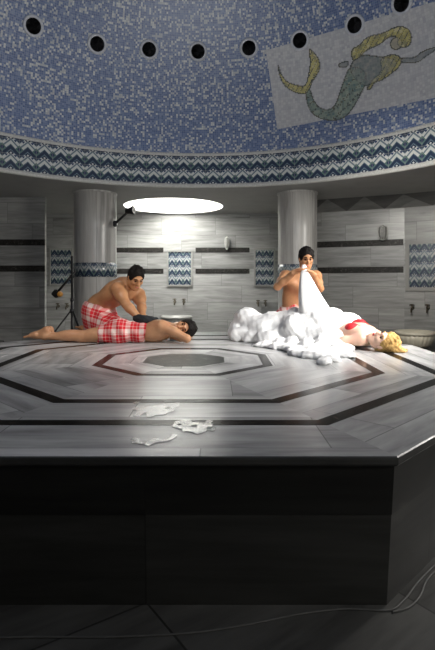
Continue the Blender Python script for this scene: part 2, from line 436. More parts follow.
def on_wall(k, px, py=None):     # where the view through this place of the photo meets the wall
    a, b = map(np.array, A_[k]); s = (px-CX)/F_PX; d = b-a
    t = (s*a[1]-a[0])/(d[0]-s*d[1]); p = a+d*t; tt = d/np.linalg.norm(d); n = np.array([tt[1], -tt[0]])
    z = 0 if py is None else CAMZ-(py-YH)/F_PX*p[1]
    return np.array([*p, z]), np.array([*tt, 0]), np.array([*n, 0])
bm = bmesh.new(); fv = [bm.verts.new((x, y, 0)) for x, y in poly]; bm.faces.new(fv)
bmesh.ops.triangulate(bm, faces=bm.faces[:]); bm.verts.index_update()
pv = [q.co[:] for q in bm.verts]; pf = [[q.index for q in f.verts][::1] for f in bm.faces]; bm.free()
obj('floor', pv, pf, M['floor'], uv=[(x*.82+y*.57, -x*.57+y*.82) for x, y, _ in pv], kind='structure')
WELL = (-.84, 9.38, .94)
bm = bmesh.new()
def loop(pts):
    v = [bm.verts.new((x, y, ZC)) for x, y in pts]; return [bm.edges.new((v[i], v[(i+1) % len(v)])) for i in range(len(v))]
E_ = loop(poly)+loop([(OX+RR*math.cos(2*PI*i/128), OY+RR*math.sin(2*PI*i/128)) for i in range(128)]) \
    + loop([(WELL[0]+WELL[2]*math.cos(2*PI*i/64), WELL[1]+WELL[2]*math.sin(2*PI*i/64)) for i in range(64)])
bmesh.ops.triangle_fill(bm, edges=E_, use_beauty=True, use_dissolve=False)
bm.verts.index_update(); cv = [q.co[:] for q in bm.verts]; cf = [[q.index for q in f.verts] for f in bm.faces]; bm.free()
def inhole(f):
    x, y = np.mean([cv[i][:2] for i in f], 0); return math.hypot(x-OX, y-OY) < RR*.995 or math.hypot(x-WELL[0], y-WELL[1]) < WELL[2]*.99
cf = [f for f in cf if not inhole(f)]
obj('ceiling', cv, cf, M['ceiling'], kind='structure')
# skylight well
def revolve(name, prof, c, mat, n=128, kind='structure', parent=None, us=None, smooth=True):
    V, U, Fc = [], [], []; s = 0
    for i, (r, z) in enumerate(prof):
        if i: s += math.hypot(r-prof[i-1][0], z-prof[i-1][1])
        for k in range(n+1):
            a = 2*PI*k/n; V.append((c[0]+r*math.cos(a), c[1]+r*math.sin(a), z)); U.append(((us or prof[0][0])*a, s))
    for i in range(len(prof)-1):
        for k in range(n):
            q = i*(n+1)+k; Fc.append((q, q+1, q+n+2, q+n+1))
    return obj(name, V, Fc, mat, parent, smooth, uv=U, kind=kind)
revolve('trim_1', [(WELL[2], ZC-.004), (WELL[2]+.002, ZC+1.05)], WELL, M['shaft'], 64)
sk = obj('window_1', [(WELL[0]+(WELL[2])*math.cos(2*PI*i/64), WELL[1]+WELL[2]*math.sin(2*PI*i/64), ZC+1.04) for i in range(64)], [list(range(64))[::-1]], M['sky'], kind='structure')
# tiled border and dome
revolve('trim_2', [(RR, ZC+.045), (RR, ZB-.035)], (OX, OY), M['border'])
revolve('trim_3', [(RR+.03, ZC-.012), (RR-.012, ZC-.012), (RR-.012, ZC+.045), (RR, ZC+.045)], (OX, OY), M['edge'])
revolve('trim_4', [(RR, ZB-.035), (RR-.012, ZB-.035), (RR-.012, ZB+.01), (RR, ZB+.01)], (OX, OY), M['edge'])
NE = 40
revolve('ceiling_dome', [(RR*math.cos(.5*PI*i/NE), ZB+RR*math.sin(.5*PI*i/NE)) for i in range(NE)]+[(.01, ZB+RR)], (OX, OY), M['mosaic'], 160)
def dome_hit(px, py, r=RR):
    dx = (px-CX)/F_PX; dz = -(py-YH)/F_PX; o = np.array([-OX, -OY, CAMZ-ZB]); d = np.array([dx, 1, dz])
    A, B, C = d @ d, 2*o @ d, o @ o-r*r; t = (-B+math.sqrt(B*B-4*A*C))/(2*A); p = o+t*d
    return p/np.linalg.norm(p)   # direction from the dome centre
def dome_pt(n, r): return np.array([OX, OY, ZB])+np.asarray(n)*r
hp = [(33, 26), (97, 44), (149, 49.5), (198, 51.5), (249, 48), (300, 40.5), (355, 25), (402, 3)]
angs = []
for px, py in hp:
    n = dome_hit(px, py); angs.append((math.atan2(n[1], n[0]), math.asin(n[2])))
el = float(np.mean([e for _, e in angs])); step = float(np.mean(np.diff([a for a, _ in angs])))
angs = [(angs[0][0]-step*2, el), (angs[0][0]-step, el)]+angs+[(angs[-1][0]+step, el), (angs[-1][0]+2*step, el)]
print('HOLES', [(round(math.degrees(a), 1), round(math.degrees(e), 1)) for a, e in angs], 'step', math.degrees(step))
for i, (a, e) in enumerate(angs):
    n = np.array([math.cos(a)*math.cos(e), math.sin(a)*math.cos(e), math.sin(e)]); ax = axes(-n); c = dome_pt(n, RR)
    m = MB(); m.lathe([(.001, .02), (.1, .02)], c, 28, ax); p = m.build('window_%d' % (i+2), M['void'], None, True, kind='structure')
    m = MB(); m.lathe([(.098, -.01), (.098, .022), (.106, .03), (.125, .03), (.135, .02), (.137, -.01)], c, 28, ax)
    m.build('window_frame', M['rim'], p, True)
# ------------------------------------------------------------------ stone stripes, frieze on the walls
tn = [4]
def stripe_on(k, x0, x1, z, h=.105, mat='stripe'):
    a, t, n = on_wall(k, x0); b, _, _ = on_wall(k, x1); c = (a+b)/2+n*.001; L = np.linalg.norm(b-a); tn[0] += 1
    m = MB(); m.box((c[0], c[1], z), (L, .016, h), np.array([t, n, (0, 0, 1)]), .003); m.build('trim_%d' % tn[0], M[mat], kind='structure')
for z in (1.838, 1.39):
    stripe_on('back', 74, 163.5, z); stripe_on('back', 195.5, 249.5, z)
    stripe_on('right', 291, 403.5, z-.012 if z > 1.5 else z-.022); stripe_on('left', -20, 45, z)
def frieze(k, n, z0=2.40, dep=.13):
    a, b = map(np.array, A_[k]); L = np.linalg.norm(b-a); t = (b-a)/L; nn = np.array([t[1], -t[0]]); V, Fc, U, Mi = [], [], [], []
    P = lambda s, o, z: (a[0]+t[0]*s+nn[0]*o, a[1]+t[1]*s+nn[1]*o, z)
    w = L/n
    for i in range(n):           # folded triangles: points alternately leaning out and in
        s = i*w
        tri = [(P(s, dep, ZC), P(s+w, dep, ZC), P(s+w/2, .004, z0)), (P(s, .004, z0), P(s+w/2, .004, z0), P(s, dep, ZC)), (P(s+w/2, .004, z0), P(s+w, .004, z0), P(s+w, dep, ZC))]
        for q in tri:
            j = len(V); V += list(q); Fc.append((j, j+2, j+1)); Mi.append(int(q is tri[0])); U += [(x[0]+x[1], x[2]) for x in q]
    tn[0] += 1; o = obj('trim_%d' % tn[0], V, Fc, [M['frieze'], M['frieze_shade']], uv=U, kind='structure'); o.data.polygons.foreach_set('material_index', Mi)
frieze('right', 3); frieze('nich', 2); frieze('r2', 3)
# ------------------------------------------------------------------ columns
def column(px, d, rad, label, tile_y):
    X = (px-CX)/F_PX*d
    t = empty('marble_column', (X, d, 0), label, 'column', 'marble columns under the dome rim')
    n = 40
    def ringuv(prof):
        V, U, Fc = [], [], []
        for r, z in prof:
            for k in range(n+1):
                a = 2*PI*k/n; V.append((X+r*math.cos(a), d+r*math.sin(a), z)); U.append((r*a, z))
        for i in range(len(prof)-1):
            for k in range(n): q = i*(n+1)+k; Fc.append((q, q+1, q+n+2, q+n+1))
        return V, Fc, U
    V, Fc, U = ringuv([(rad, 0), (rad, .7), (rad, 1.4), (rad, 2.0), (rad, ZC-.03), (rad+.012, ZC-.03), (rad+.012, ZC-.002)]); obj('shaft', V, Fc, M['column'], t, True, uv=U)
    V, Fc, U = ringuv([(rad+.03, 0), (rad+.03, .1), (rad+.002, .12)]); obj('base', V, Fc, M['column'], t, True, uv=U)
    z0 = CAMZ-(tile_y[1]-YH)/F_PX*(d-rad); z1 = CAMZ-(tile_y[0]-YH)/F_PX*(d-rad)
    V, Fc, U = ringuv([(rad+.001, z0), (rad+.007, z0+.004), (rad+.007, z1-.004), (rad+.001, z1)]); U = [(u*.3/.2987, v-z0) for u, v in U]
    o = obj('tile_band', V, Fc, M['tile'], t, True, uv=U); o['label'] = 'blue and white tile band'
column(95.3, 8.0, .34, 'round grey marble column with the black lamp, behind the kneeling masseur at left', (262.5, 277))
column(297.5, 8.0, .315, 'round grey marble column behind the man with the foam cloth', (264, 278))
# ------------------------------------------------------------------ tiled niches
def niche(k, x0, x1, y0, y1, label, fr=.035):
    a, t, n = on_wall(k, x0, y0); b, _, _ = on_wall(k, x1); z1 = a[2]; z0 = CAMZ-(y1-YH)/F_PX*(a[1]+b[1])*.5; w = np.linalg.norm((b-a)[:2]); c = (a+b)/2
    c = np.array([c[0], c[1], (z0+z1)/2]); A = np.array([t, n, (0, 0, 1)]); h = z1-z0
    e = empty('tile_panel', (c[0]+n[0]*.002, c[1]+n[1]*.002, z0), label, 'tile panel', 'tiled wall panels above the taps')
    V = [c+n*.012+t*sx*w/2+np.array([0, 0, sz*h/2]) for sx, sz in ((-1, -1), (1, -1), (1, 1), (-1, 1))]
    V += [p-n*.011 for p in V]
    obj('tile_field', V, [(0, 1, 2, 3), (0, 4, 5, 1), (1, 5, 6, 2), (2, 6, 7, 3), (3, 7, 4, 0)], M['tile'], e, uv=[(0, 0), (w, 0), (w, h), (0, h)]*2)
    m = MB()
    for s in (-1, 1):
        m.box(c+n*.016+t*s*(w/2+fr/2), (fr, .03, h+2*fr), A, .006); m.box(c+n*.016+np.array([0, 0, s*(h/2+fr/2)]), (w, .03, fr), A, .006)
    m.build('frame', M['frame'], e)
niche('back', 51, 71.5, 250, 284, 'blue and white tile panel on the wall behind the tripod stand')
niche('back', 168.5, 191, 252, 285, 'blue and white tile panel in a marble frame under the round skylight')
niche('back', 255.5, 273.5, 250, 285, 'blue and white tile panel left of the man with the foam cloth')
niche('nich', 409.5, 440, 244.5, 287.5, 'large blue and white tile panel on the right wall above the cream basin', .06)
# ------------------------------------------------------------------ taps, basins, wall lamps
def tap_shape(k, px, py, label):
    p, t, n = on_wall(k, px, py)
    p = p-n*.003; e = empty('tap', p, label, 'tap', 'dark brass wall taps')
    m = MB(); m.lathe([(.03, 0), (.03, .008), (.022, .014), (.016, .016)], p, 16, axes(n)); m.build('flange', M['brass'], e, True)
    q = p+n*.07; m = MB(); m.tube([p+n*.01, p+n*.05, q+n*.02, q+n*.045+np.array([0, 0, -.02]), q+n*.05+np.array([0, 0, -.07])], [.016, .017, .016, .014, .013], 12); m.build('spout', M['brass'], e, True)
    m = MB(); u = np.array([0, 0, 1.]); m.tube([p+n*.055, p+n*.055+u*.05], [.013, .01], 10)
    m.tube([p+n*.055+u*.05-t*.04, p+n*.055+u*.055, p+n*.055+u*.05+t*.04], [.008, .011, .008], 10); m.build('handle', M['brass'], e, True)
T_ = 'dark brass wall tap, '
for k, a, b, y, where in (('back', 58.5, 67.5, 306, 'on the wall behind the tripod'), ('back', 174.8, 184, 301.5, 'on the wall below the skylight'),
                          ('back', 257.8, 265.2, 303, 'above the left end of the foam'), ('nich', 412.5, 428, 308, 'above the cream basin')):
    tap_shape(k, a, y, T_+'left one of the pair '+where); tap_shape(k, b, y, T_+'right one of the pair '+where)
def basin(x, y, ztop, r, h, label, plinth, bm_='basin'):
    e = empty('wash_basin', (x, y, 0), label, 'basin', 'stone wash basins by the walls')
    z0 = ztop-h; m = MB()
    m.lathe([(r*.62, z0), (r*.80, z0+h*.15), (r*.93, z0+h*.5), (r*.97, z0+h*.78), (r*.9, z0+h*.80)], (x, y, 0), 72, None, .05, 24); m.build('bowl', M[bm_], e, True)
    m = MB(); m.lathe([(r*.9, z0+h*.79), (r*1.02, z0+h*.8), (r*1.05, z0+h*.88), (r*1.02, ztop), (r*.86, ztop), (r*.8, z0+h*.75), (r*.6, z0+h*.35), (.001, z0+h*.25)], (x, y, 0), 48); m.build('rim', M[bm_], e, True)
    m = MB(); m.lathe([(r*.75, 0), (r*.75, z0-.03), (r*.64, z0+.004)], (x, y, 0), 32); m.build('plinth', M[plinth], e, True)
p = W(414.5, 331, 7.6); basin(p[0], 7.6, p[2], .29, .24, 'fluted cream marble basin by the right wall, beyond the blond woman', 'side')
p = W(176.5, 316, 10.05); basin(p[0], 10.05, p[2], .31, .24, 'grey-white marble basin at the back wall beneath the skylight', 'frame', 'frame')
def sconce(k, px, y0, y1, w, label):
    p, t, n = on_wall(k, px, y1); h = (y1-y0)/F_PX*p[1]; A = np.array([t, n, (0, 0, 1)]); u = np.array([0, 0, 1.])
    e = empty('wall_lantern', p+n*.002, label, 'wall lamp', 'small white wall lanterns')
    m = MB(); m.box(p+n*.012+u*h*.5, (w*.6, .022, h*.9), A, .005); m.build('back_plate', M['white'], e)
    m = MB(); m.lathe([(w*.22, 0), (w*.42, h*.18), (w*.5, h*.5), (w*.42, h*.8), (w*.2, h*.84)], p+n*(w*.52+.02)+u*h*.06, 8); m.build('glass', M['lglass'], e)
    m = MB(); c = p+n*(w*.52+.02)
    for i in range(8):
        a = 2*PI*(i)/8; d = np.array([math.cos(a), math.sin(a), 0])
        m.tube([c+d*w*.23+u*h*.06, c+d*w*.44+u*h*.24, c+d*w*.52+u*h*.56, c+d*w*.44+u*h*.86, c+d*w*.21+u*h*.9], w*.03, 6)
    m.lathe([(w*.3, h*.88), (w*.16, h*.95), (.004, h)], c, 16); m.lathe([(.004, 0), (w*.25, h*.04), (w*.25, h*.08), (.004, h*.08)], c, 16); m.build('cage', M['white'], e, True)
M['lglass'] = plain('frosted_glass', (.22, .22, .21), .3)
sconce('right', 383.5, 225.5, 241, .16, 'white caged wall lantern on the upper stripe of the right wall')
sconce('back', 227, 236.5, 250, .10, 'small grey-white wall lantern on the back wall right of the skylight')
# ------------------------------------------------------------------ mermaid mosaic high on the dome
c0, c1, c2, c3 = map(np.array, ((266., 50.5), (394+81, 14-24.), (435+40, 98-7.9), (277.5, 129.5)))
e = empty('mosaic_panel', dome_pt(dome_hit(277.5, 129.5), RR-.01), 'pale rectangular mosaic panel with a green and yellow mermaid, set on the blue dome', 'mosaic')
def dome_uv(n): return (math.atan2(n[1], n[0])*RR, math.asin(n[2])*RR)
V, U, Fc = [], [], []; nx, ny = 64, 32
for j in range(ny+1):
    for i in range(nx+1):
        s, t_ = i/nx, j/ny; q = (c0*(1-s)+c1*s)*(1-t_)+(c3*(1-s)+c2*s)*t_; n = dome_hit(*q); V.append(dome_pt(n, RR-.010)); U.append(dome_uv(n))
for j in range(ny):
    for i in range(nx): a = j*(nx+1)+i; Fc.append((a, a+1, a+nx+2, a+nx+1))
obj('background_field', V, Fc, M['panel'], e, True, uv=U)
S_ = lambda L: [(265+x/2.56, 10+y/2.56) for x, y in L]
def smooth_poly(P, it=2):
    for _ in range(it):
        P = [q for i in range(len(P)) for q in ((P[i][0]*.75+P[(i+1) % len(P)][0]*.25, P[i][1]*.75+P[(i+1) % len(P)][1]*.25), (P[i][0]*.25+P[(i+1) % len(P)][0]*.75, P[i][1]*.25+P[(i+1) % len(P)][1]*.75))]
    return P
def inside(x, y, P):
    c = False; j = len(P)-1
    for i in range(len(P)):
        if (P[i][1] > y) != (P[j][1] > y) and x < (P[j][0]-P[i][0])*(y-P[i][1])/(P[j][1]-P[i][1])+P[i][0]: c = not c
        j = i
    return c
def segdist(x, y, P, closed=True):
    b = 1e9
    for i in range(len(P) if closed else len(P)-1):
        (x0, y0), (x1, y1) = P[i], P[(i+1) % len(P)]; L = (x1-x0)**2+(y1-y0)**2+1e-9; t = max(0, min(1, ((x-x0)*(x1-x0)+(y-y0)*(y1-y0))/L))
        b = min(b, math.hypot(x-x0-t*(x1-x0), y-y0-t*(y1-y0)))
    return b
MER = dict(
    tail_fin=('fin', [[(104, 196), (112, 162), (116, 130), (110, 93), (132, 112), (146, 142), (136, 165), (122, 184), (116, 205), (104, 218), (72, 212), (46, 192), (33, 160), (33, 132), (42, 164), (58, 184), (82, 192)]]),
    tail=('tail', [[(104, 206), (118, 200), (124, 228), (140, 250), (160, 256), (180, 246), (193, 205), (205, 172), (216, 143), (258, 150), (262, 188), (244, 222), (220, 264), (194, 284), (152, 284), (120, 268), (106, 238)]]),
    torso=('torso', [[(212, 145), (245, 112), (290, 118), (344, 126), (334, 150), (296, 178), (262, 198), (236, 186)]]),
    hair=('fin', [[(222, 132), (220, 98), (240, 92), (262, 66), (300, 60), (340, 38), (372, 46), (380, 74), (368, 98), (340, 96), (340, 68), (318, 70), (296, 90), (262, 102), (240, 128)], [(292, 124), (330, 110), (354, 122), (348, 146), (322, 166), (300, 182), (282, 186), (270, 208), (258, 202), (276, 176), (300, 158)]]),
    face=('face', [[(322, 76), (340, 66), (356, 80), (350, 100), (330, 104), (320, 92)]]),
    arm=('arm', [[(342, 122), (384, 122), (400, 106), (440, 92), (440, 104), (412, 120), (396, 136), (350, 138)], [(186, 136), (216, 128), (216, 146), (192, 150)]]))
st = .95
for nm, (mt, polys) in MER.items():
    for p in [smooth_poly(S_(p)) for p in polys]:
        V, U, Fc, Mi = [], [], [], []; xs = [q[0] for q in p]; ys = [q[1] for q in p]; grid = {}
        for i in range(int((max(xs)-min(xs))/st)+2):
            for j in range(int((max(ys)-min(ys))/st)+2):
                x = min(xs)-.5+i*st; y = min(ys)-.5+j*st
                if inside(x, y, p):
                    edge = segdist(x, y, p) < 1.15
                    if nm in ('tail_fin', 'hair') and not edge: edge = abs(math.sin(x*.62+y*.33)) < .22
                    if nm == 'tail' and not edge: edge = (int(x/2.4)+int(y/2.4)) % 4 == 0 and random.random() < .5
                    q = []
                    for a, b in ((0, 0), (1, 0), (1, 1), (0, 1)):
                        if (i+a, j+b) not in grid:
                            n = dome_hit(x+(a-.5)*st, y+(b-.5)*st); grid[(i+a, j+b)] = len(V); V.append(dome_pt(n, RR-.0135)); U.append(dome_uv(n))
                        q.append(grid[(i+a, j+b)])
                    Fc.append(q); Mi.append(int(edge))
        o = obj(nm, V, Fc, [M[mt], M['outline']], e, uv=U); o.data.polygons.foreach_set('material_index', Mi)
# ------------------------------------------------------------------ the marble platform
t8 = math.tan(PI/8)
def octv(a, z): return [(OX+x*a, OY+y*a, z) for x, y in ((-t8, -1), (t8, -1), (1, -t8), (1, t8), (t8, 1), (-t8, 1), (-1, t8), (-1, -t8))]
PA = 2.143
plat = empty('marble_platform', (OX, OY, 0), 'large octagonal grey marble platform with dark inlaid bands', 'platform')
rings = [.30, .66, 1.02, 1.38, 1.764, PA-.008]; V, U, Fc = [], [], []
for k in range(8):
    for i in range(len(rings)-1):
        a, b = octv(rings[i], ZT), octv(rings[i+1], ZT); q = [a[k], b[k], b[(k+1) % 8], a[(k+1) % 8]]; j = len(V); V += q; Fc.append((j, j+1, j+2, j+3))
        for s, r in ((-1, rings[i]), (-1, rings[i+1]), (1, rings[i+1]), (1, rings[i])): U.append((s*r*t8+k*3.7, r+k*1.3))
a = octv(.305, ZT); j = len(V); V += a; U += [(p[0], p[1]) for p in a]; Fc.append(list(range(j, j+8)))
top_ = obj('top_slab', V, Fc, M['slab'], plat, uv=U); V, U, Fc = [], [], []
prof = [(PA-.008, ZT), (PA-.002, ZT-.003), (PA, ZT-.009), (PA, ZT-.026), (PA-.006, ZT-.034), (PA-.03, ZT-.036)]
for k in range(8):
    for i in range(len(prof)-1):
        a, b = octv(*prof[i]), octv(*prof[i+1]); j = len(V); V += [a[k], b[k], b[(k+1) % 8], a[(k+1) % 8]]; Fc.append((j, j+1, j+2, j+3))
        for s, r in ((-1, 0), (-1, 1), (1, 1), (1, 0)): U.append((s*PA*t8+k*3.7, PA+k*1.3+(i+r)*.008))
o = obj('slab_edge', V, Fc, M['shaded_edge'], top_, uv=U); o['label'] = 'rounded slab edge in painted shade'
for k in range(8):
    def face(zs, name, mat, parent, off=0.):
        V, U, Fc = [], [], []
        for z in zs:
            r = PA-.018-.036*(ZT-z)/ZT+off; q = octv(r, z); V += [q[k], q[(k+1) % 8]]; U += [(-r*t8+k*2.1, z), (r*t8+k*2.1, z)]
        for i in range(len(zs)-1): Fc.append((2*i, 2*i+1, 2*i+3, 2*i+2))
        return obj(name, V, Fc, mat, parent, uv=U)
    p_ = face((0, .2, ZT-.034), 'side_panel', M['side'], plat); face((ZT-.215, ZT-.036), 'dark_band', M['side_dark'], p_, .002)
def band(a, w, label):
    V, Fc = [], []; pr = [(a, ZT-.002), (a-.001, ZT+.0012), (a-w+.001, ZT+.0012), (a-w, ZT-.002)]
    for r, z in pr: V += octv(r, z)
    for i in range(3):
        for k in range(8): Fc.append((i*8+k, i*8+(k+1) % 8, i*8+8+(k+1) % 8, i*8+8+k))
    o = obj('inlay_band', V, Fc, M['inlay'], plat); o['label'] = label
band(1.764, .078, 'outer dark inlay band'); band(1.38, .078, 'middle dark inlay band'); band(.661, .07, 'inner dark inlay band')
o = obj('centre_inlay', octv(.31, ZT+.0014)+octv(.31, ZT-.002), [list(range(8))]+[(k, 8+k, 8+(k+1) % 8, (k+1) % 8) for k in range(8)], M['centre'], plat); o['label'] = 'green-grey octagon at the middle'
# ------------------------------------------------------------------ water spilt on the platform
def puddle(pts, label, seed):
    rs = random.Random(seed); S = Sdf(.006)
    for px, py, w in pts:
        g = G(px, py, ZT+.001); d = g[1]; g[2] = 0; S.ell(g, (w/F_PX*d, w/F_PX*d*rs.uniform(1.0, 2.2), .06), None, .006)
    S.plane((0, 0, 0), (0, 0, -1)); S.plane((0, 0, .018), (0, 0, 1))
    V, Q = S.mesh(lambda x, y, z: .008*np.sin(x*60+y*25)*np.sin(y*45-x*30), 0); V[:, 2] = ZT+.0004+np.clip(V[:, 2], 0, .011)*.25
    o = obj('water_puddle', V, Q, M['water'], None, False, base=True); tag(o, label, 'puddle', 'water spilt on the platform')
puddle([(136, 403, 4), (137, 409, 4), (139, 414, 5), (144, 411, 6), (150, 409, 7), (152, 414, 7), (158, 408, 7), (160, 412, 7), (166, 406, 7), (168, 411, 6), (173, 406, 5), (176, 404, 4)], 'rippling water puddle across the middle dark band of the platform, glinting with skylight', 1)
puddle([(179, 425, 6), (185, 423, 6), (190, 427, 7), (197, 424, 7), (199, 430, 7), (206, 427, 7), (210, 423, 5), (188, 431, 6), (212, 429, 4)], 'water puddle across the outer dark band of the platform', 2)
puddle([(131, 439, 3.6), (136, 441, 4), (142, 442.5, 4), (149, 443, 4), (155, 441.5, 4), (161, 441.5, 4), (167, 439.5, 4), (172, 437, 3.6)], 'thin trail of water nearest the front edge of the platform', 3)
# ------------------------------------------------------------------ stand, lamp, bag, cables
def tripod():
    d = 7.0; x = W(72, 300, d)[0]; zt = W(72, 256, d)[2]; zc = W(72, 311, d)[2]
    e = empty('tripod_stand', (x, d, 0), 'black tripod light stand with a slanting boom, left of the kneeling masseur', 'stand')
    m = MB(); m.tube([(x, d, .12), (x, d, .9)], .019, 10); m.tube([(x, d, .9), (x, d, zt)], .015, 10); m.build('pole', M['black'], e, True)
    m = MB(); m.lathe([(.026, zc-.03), (.032, zc-.02), (.032, zc+.02), (.026, zc+.03)], (x, d, 0), 14); m.build('collar', M['black'], e, True); m = MB(); m.lathe([(.022, .88), (.026, .9), (.022, .93)], (x, d, 0), 14); m.build('collar', M['black'], e, True)
    for a in (200, 320, 80):
        a = math.radians(a); c, s = math.cos(a), math.sin(a); L = MB(); q = (x+.56*c, d+.56*s, .018)
        L.tube([(x+.02*c, d+.02*s, zc), q], .012, 8); l = L.build('leg', M['black'], e, True)
        L = MB(); L.lathe([(.012, 0), (.02, .004), (.02, .02), (.012, .035)], (q[0], q[1], 0), 10); L.build('foot', M['black'], l, True)
        L = MB(); L.tube([(x, d, .2), (x+.56*c*.5, d+.56*s*.5, zc*.5+.01)], .006, 6); L.build('brace', M['black'], e, True)
    a, b = W(75.5, 271, d-.05), W(57.5, 292, d-.05); u = (a-b)/np.linalg.norm(a-b)
    m = MB(); m.tube([a, b], .017, 8); m.build('boom', M['black'], e, True)
    m = MB(); m.box(W(72, 276.5, d-.04), (.06, .07, .06), None, .012); m.build('clamp', M['black'], e)
    m = MB(); A = axes(u, (0, 1, 0)); m.box(b-u*.03, (.10, .07, .10), A, .012); h = m.build('lamp_head', M['black'], e)
    m = MB(); c = W(60, 294, d-.1); m.lathe([(.001, -.02), (.034, -.018), (.04, .01), (.034, .02), (.001, .024)], c, 18, axes((.3, -.9, -.3))); o = m.build('orange_filter', M['orange'], e, True); o['label'] = 'round orange filter'
tripod()
d = 7.75; c0_ = W(116.3, 222.5, d); h0 = W(129, 211, d-.05)
e = empty('spot_lamp', c0_, 'black spot lamp on a slanting arm at the top of the left column', 'lamp', None)
m = MB(); m.box(c0_+np.array([-.02, .02, -.02]), (.06, .09, .09), None, .01); m.build('bracket', M['black'], e)
m = MB(); m.tube([c0_, h0], .02, 10); m.build('arm', M['black'], e, True)
m = MB(); m.lathe([(.02, -.06), (.045, -.05), (.05, .02), (.075, .08), (.07, .085), (.001, .06)], h0, 20, axes((1, -.2, .12))); m.build('head', M['black'], e, True)
p = W(3.0, 341.3, 8.15); S = MB(); S.box((p[0], 8.15, .075), (.24, .22, .15), None, .025)
e = empty('black_bag', (p[0], 8.15, 0), 'low black bag on the floor at the foot of the left wall', 'bag'); S.build('body', M['blackcloth'], e, True)
m = MB(); m.tube([(p[0]-.07, 8.06, .145), (p[0]-.06, 8.06, .19), (p[0]+.05, 8.06, .19), (p[0]+.06, 8.06, .145)], .008, 8); m.build('handle', M['blackcloth'], e, True)
def cable(pts, r, label, grp):
    P = [G(x, y, r) for x, y in pts]; Q = []
    for i in range(len(P)-1):
        p0, p1, p2, p3 = P[max(i-1, 0)], P[i], P[i+1], P[min(i+2, len(P)-1)]
        for k in range(8):
            t = k/8.; Q.append(.5*((2*p1)+(-p0+p2)*t+(2*p0-5*p1+4*p2-p3)*t*t+(-p0+3*p1-3*p2+p3)*t**3))
    Q.append(P[-1]); m = MB(); m.tube(Q, r, 8); o = m.build('cable', M['cable'], None, True, base=True); tag(o, label, 'cable', grp)
cable([(-14, 638), (40, 637), (110, 637), (190, 633), (250, 624), (300, 614), (345, 609), (388, 610), (404, 600), (418, 582), (436, 564), (450, 553)], .0035, 'thin grey cable running along the whole foot of the platform', 'cables on the floor')
cable([(392, 612), (409, 607), (420, 596), (427, 580), (441, 566), (456, 556)], .0035, 'short grey cable bowing out at the right corner of the platform', 'cables on the floor')
# ------------------------------------------------------------------ people
def nrm(v): v = np.asarray(v, float); return v/np.linalg.norm(v)
def head(B, c, fwd, up, s=1.0, k=.012):
    """adds a head to the body solid; returns the local frame for hair and eyes"""
    fwd = nrm(fwd); up = np.asarray(up, float); up = nrm(up-fwd*np.dot(up, fwd)); rt = np.cross(fwd, up); A = np.array([rt, fwd, up])
    L = lambda x, y, z: np.asarray(c)+s*(rt*x+fwd*y+up*z)
    B.ell(L(0, -.012, .032), s*np.array((.074, .093, .086)), A, .02)
    B.ell(L(0, .022, -.03), s*np.array((.058, .066, .085)), A, .03)
    B.ell(L(0, .062, -.098), s*np.array((.024, .022, .020)), A, .03)
    for q in (-1, 1):
        B.cone(L(q*.05, .0, -.06), L(q*.02, .055, -.095), s*.022, s*.02, .03)
        B.ell(L(q*.042, .062, -.018), s*np.array((.020, .018, .018)), A, .025)
        B.ell(L(q*.031, .096, .010), s*np.array((.017, .016, .011)), A, .012, op=-1)
        B.cone(L(q*.012, .090, .030), L(q*.045, .076, .030), s*.011, s*.009, .012)
        B.ell(L(q*.077, -.008, -.004), s*np.array((.011, .020, .032)), A, .006)
        B.cone(L(0, .098, -.026), L(q*.012, .094, -.030), s*.010, s*.009, .006)
    B.cone(L(0, .088, .022), L(0, .110, -.024), s*.009, s*.013, .012)
    B.cone(L(-.02, .080, -.064), L(.02, .080, -.064), s*.012, s*.012, .008)
    B.cone(L(-.014, .084, -.058), L(.014, .084, -.058), s*.008, s*.008, .004)
    return L, A
def face_parts(L, A, s, parent, brow='hair', eyes=True, lip='lip'):
    for q in (-1, 1):
        if eyes:
            S = MB(); S.lathe([(.001, -.011), (.008, -.008), (.0115, 0), (.008, .008), (.001, .011)], L(q*.031, .078, .010), 12, A)
            S.build('eye', M['eye'], parent, True)
        m = MB(); m.tube([L(q*.012, .098, .033), L(q*.03, .097, .039), L(q*.050, .080, .034)], [.004, .006, .003], 6); m.build('eyebrow', M[brow], parent, True)
    m = MB(); m.tube([L(-.024, .084, -.063), L(-.008, .094, -.060), L(.008, .094, -.060), L(.024, .084, -.063)], [.003, .006, .006, .003], 8); m.build('lips', M[lip], parent, True)
def short_hair(L, A, s, parent, mat='hair', vol=.014, h=.006, front=.058):
    S = Sdf(h); S.ell(L(0, -.016, .038), s*np.array((.074+vol, .093+vol, .086+vol)), A, .01)
    S.ell(L(0, -.045, -.02), s*np.array((.068+vol*.6, .06, .075)), A, .03)
    for q in (-1, 1): S.cone(L(q*.073, .018, .03), L(q*.074, .016, -.012), s*.013, s*.007, .01)
    S.ell(L(0, .105, -.03), s*np.array((.085, .078, .11)), A, .008, op=-1)
    for q in (-1, 1): S.ell(L(q*.085, -.002, -.03), s*np.array((.02, .03, .042)), A, .006, op=-1)
    rs = random.Random(5)
    for i in range(26):          # tufts along the top and the fringe
        a = rs.uniform(-1.2, 1.2); b = rs.uniform(-.6, 1.0)
        p = L(.078*math.sin(a)*math.cos(b), -.016+.098*math.sin(b)*math.cos(a), .042+.09*math.cos(a)*math.cos(b)*.98)
        S.ell(p, s*rs.uniform(.014, .022), None, .01)
    def wav(x, y, z): return .0022*np.sin(x*190+y*80)*np.sin(z*170-y*120)
    return S.build('hair', M[mat], parent, wav)
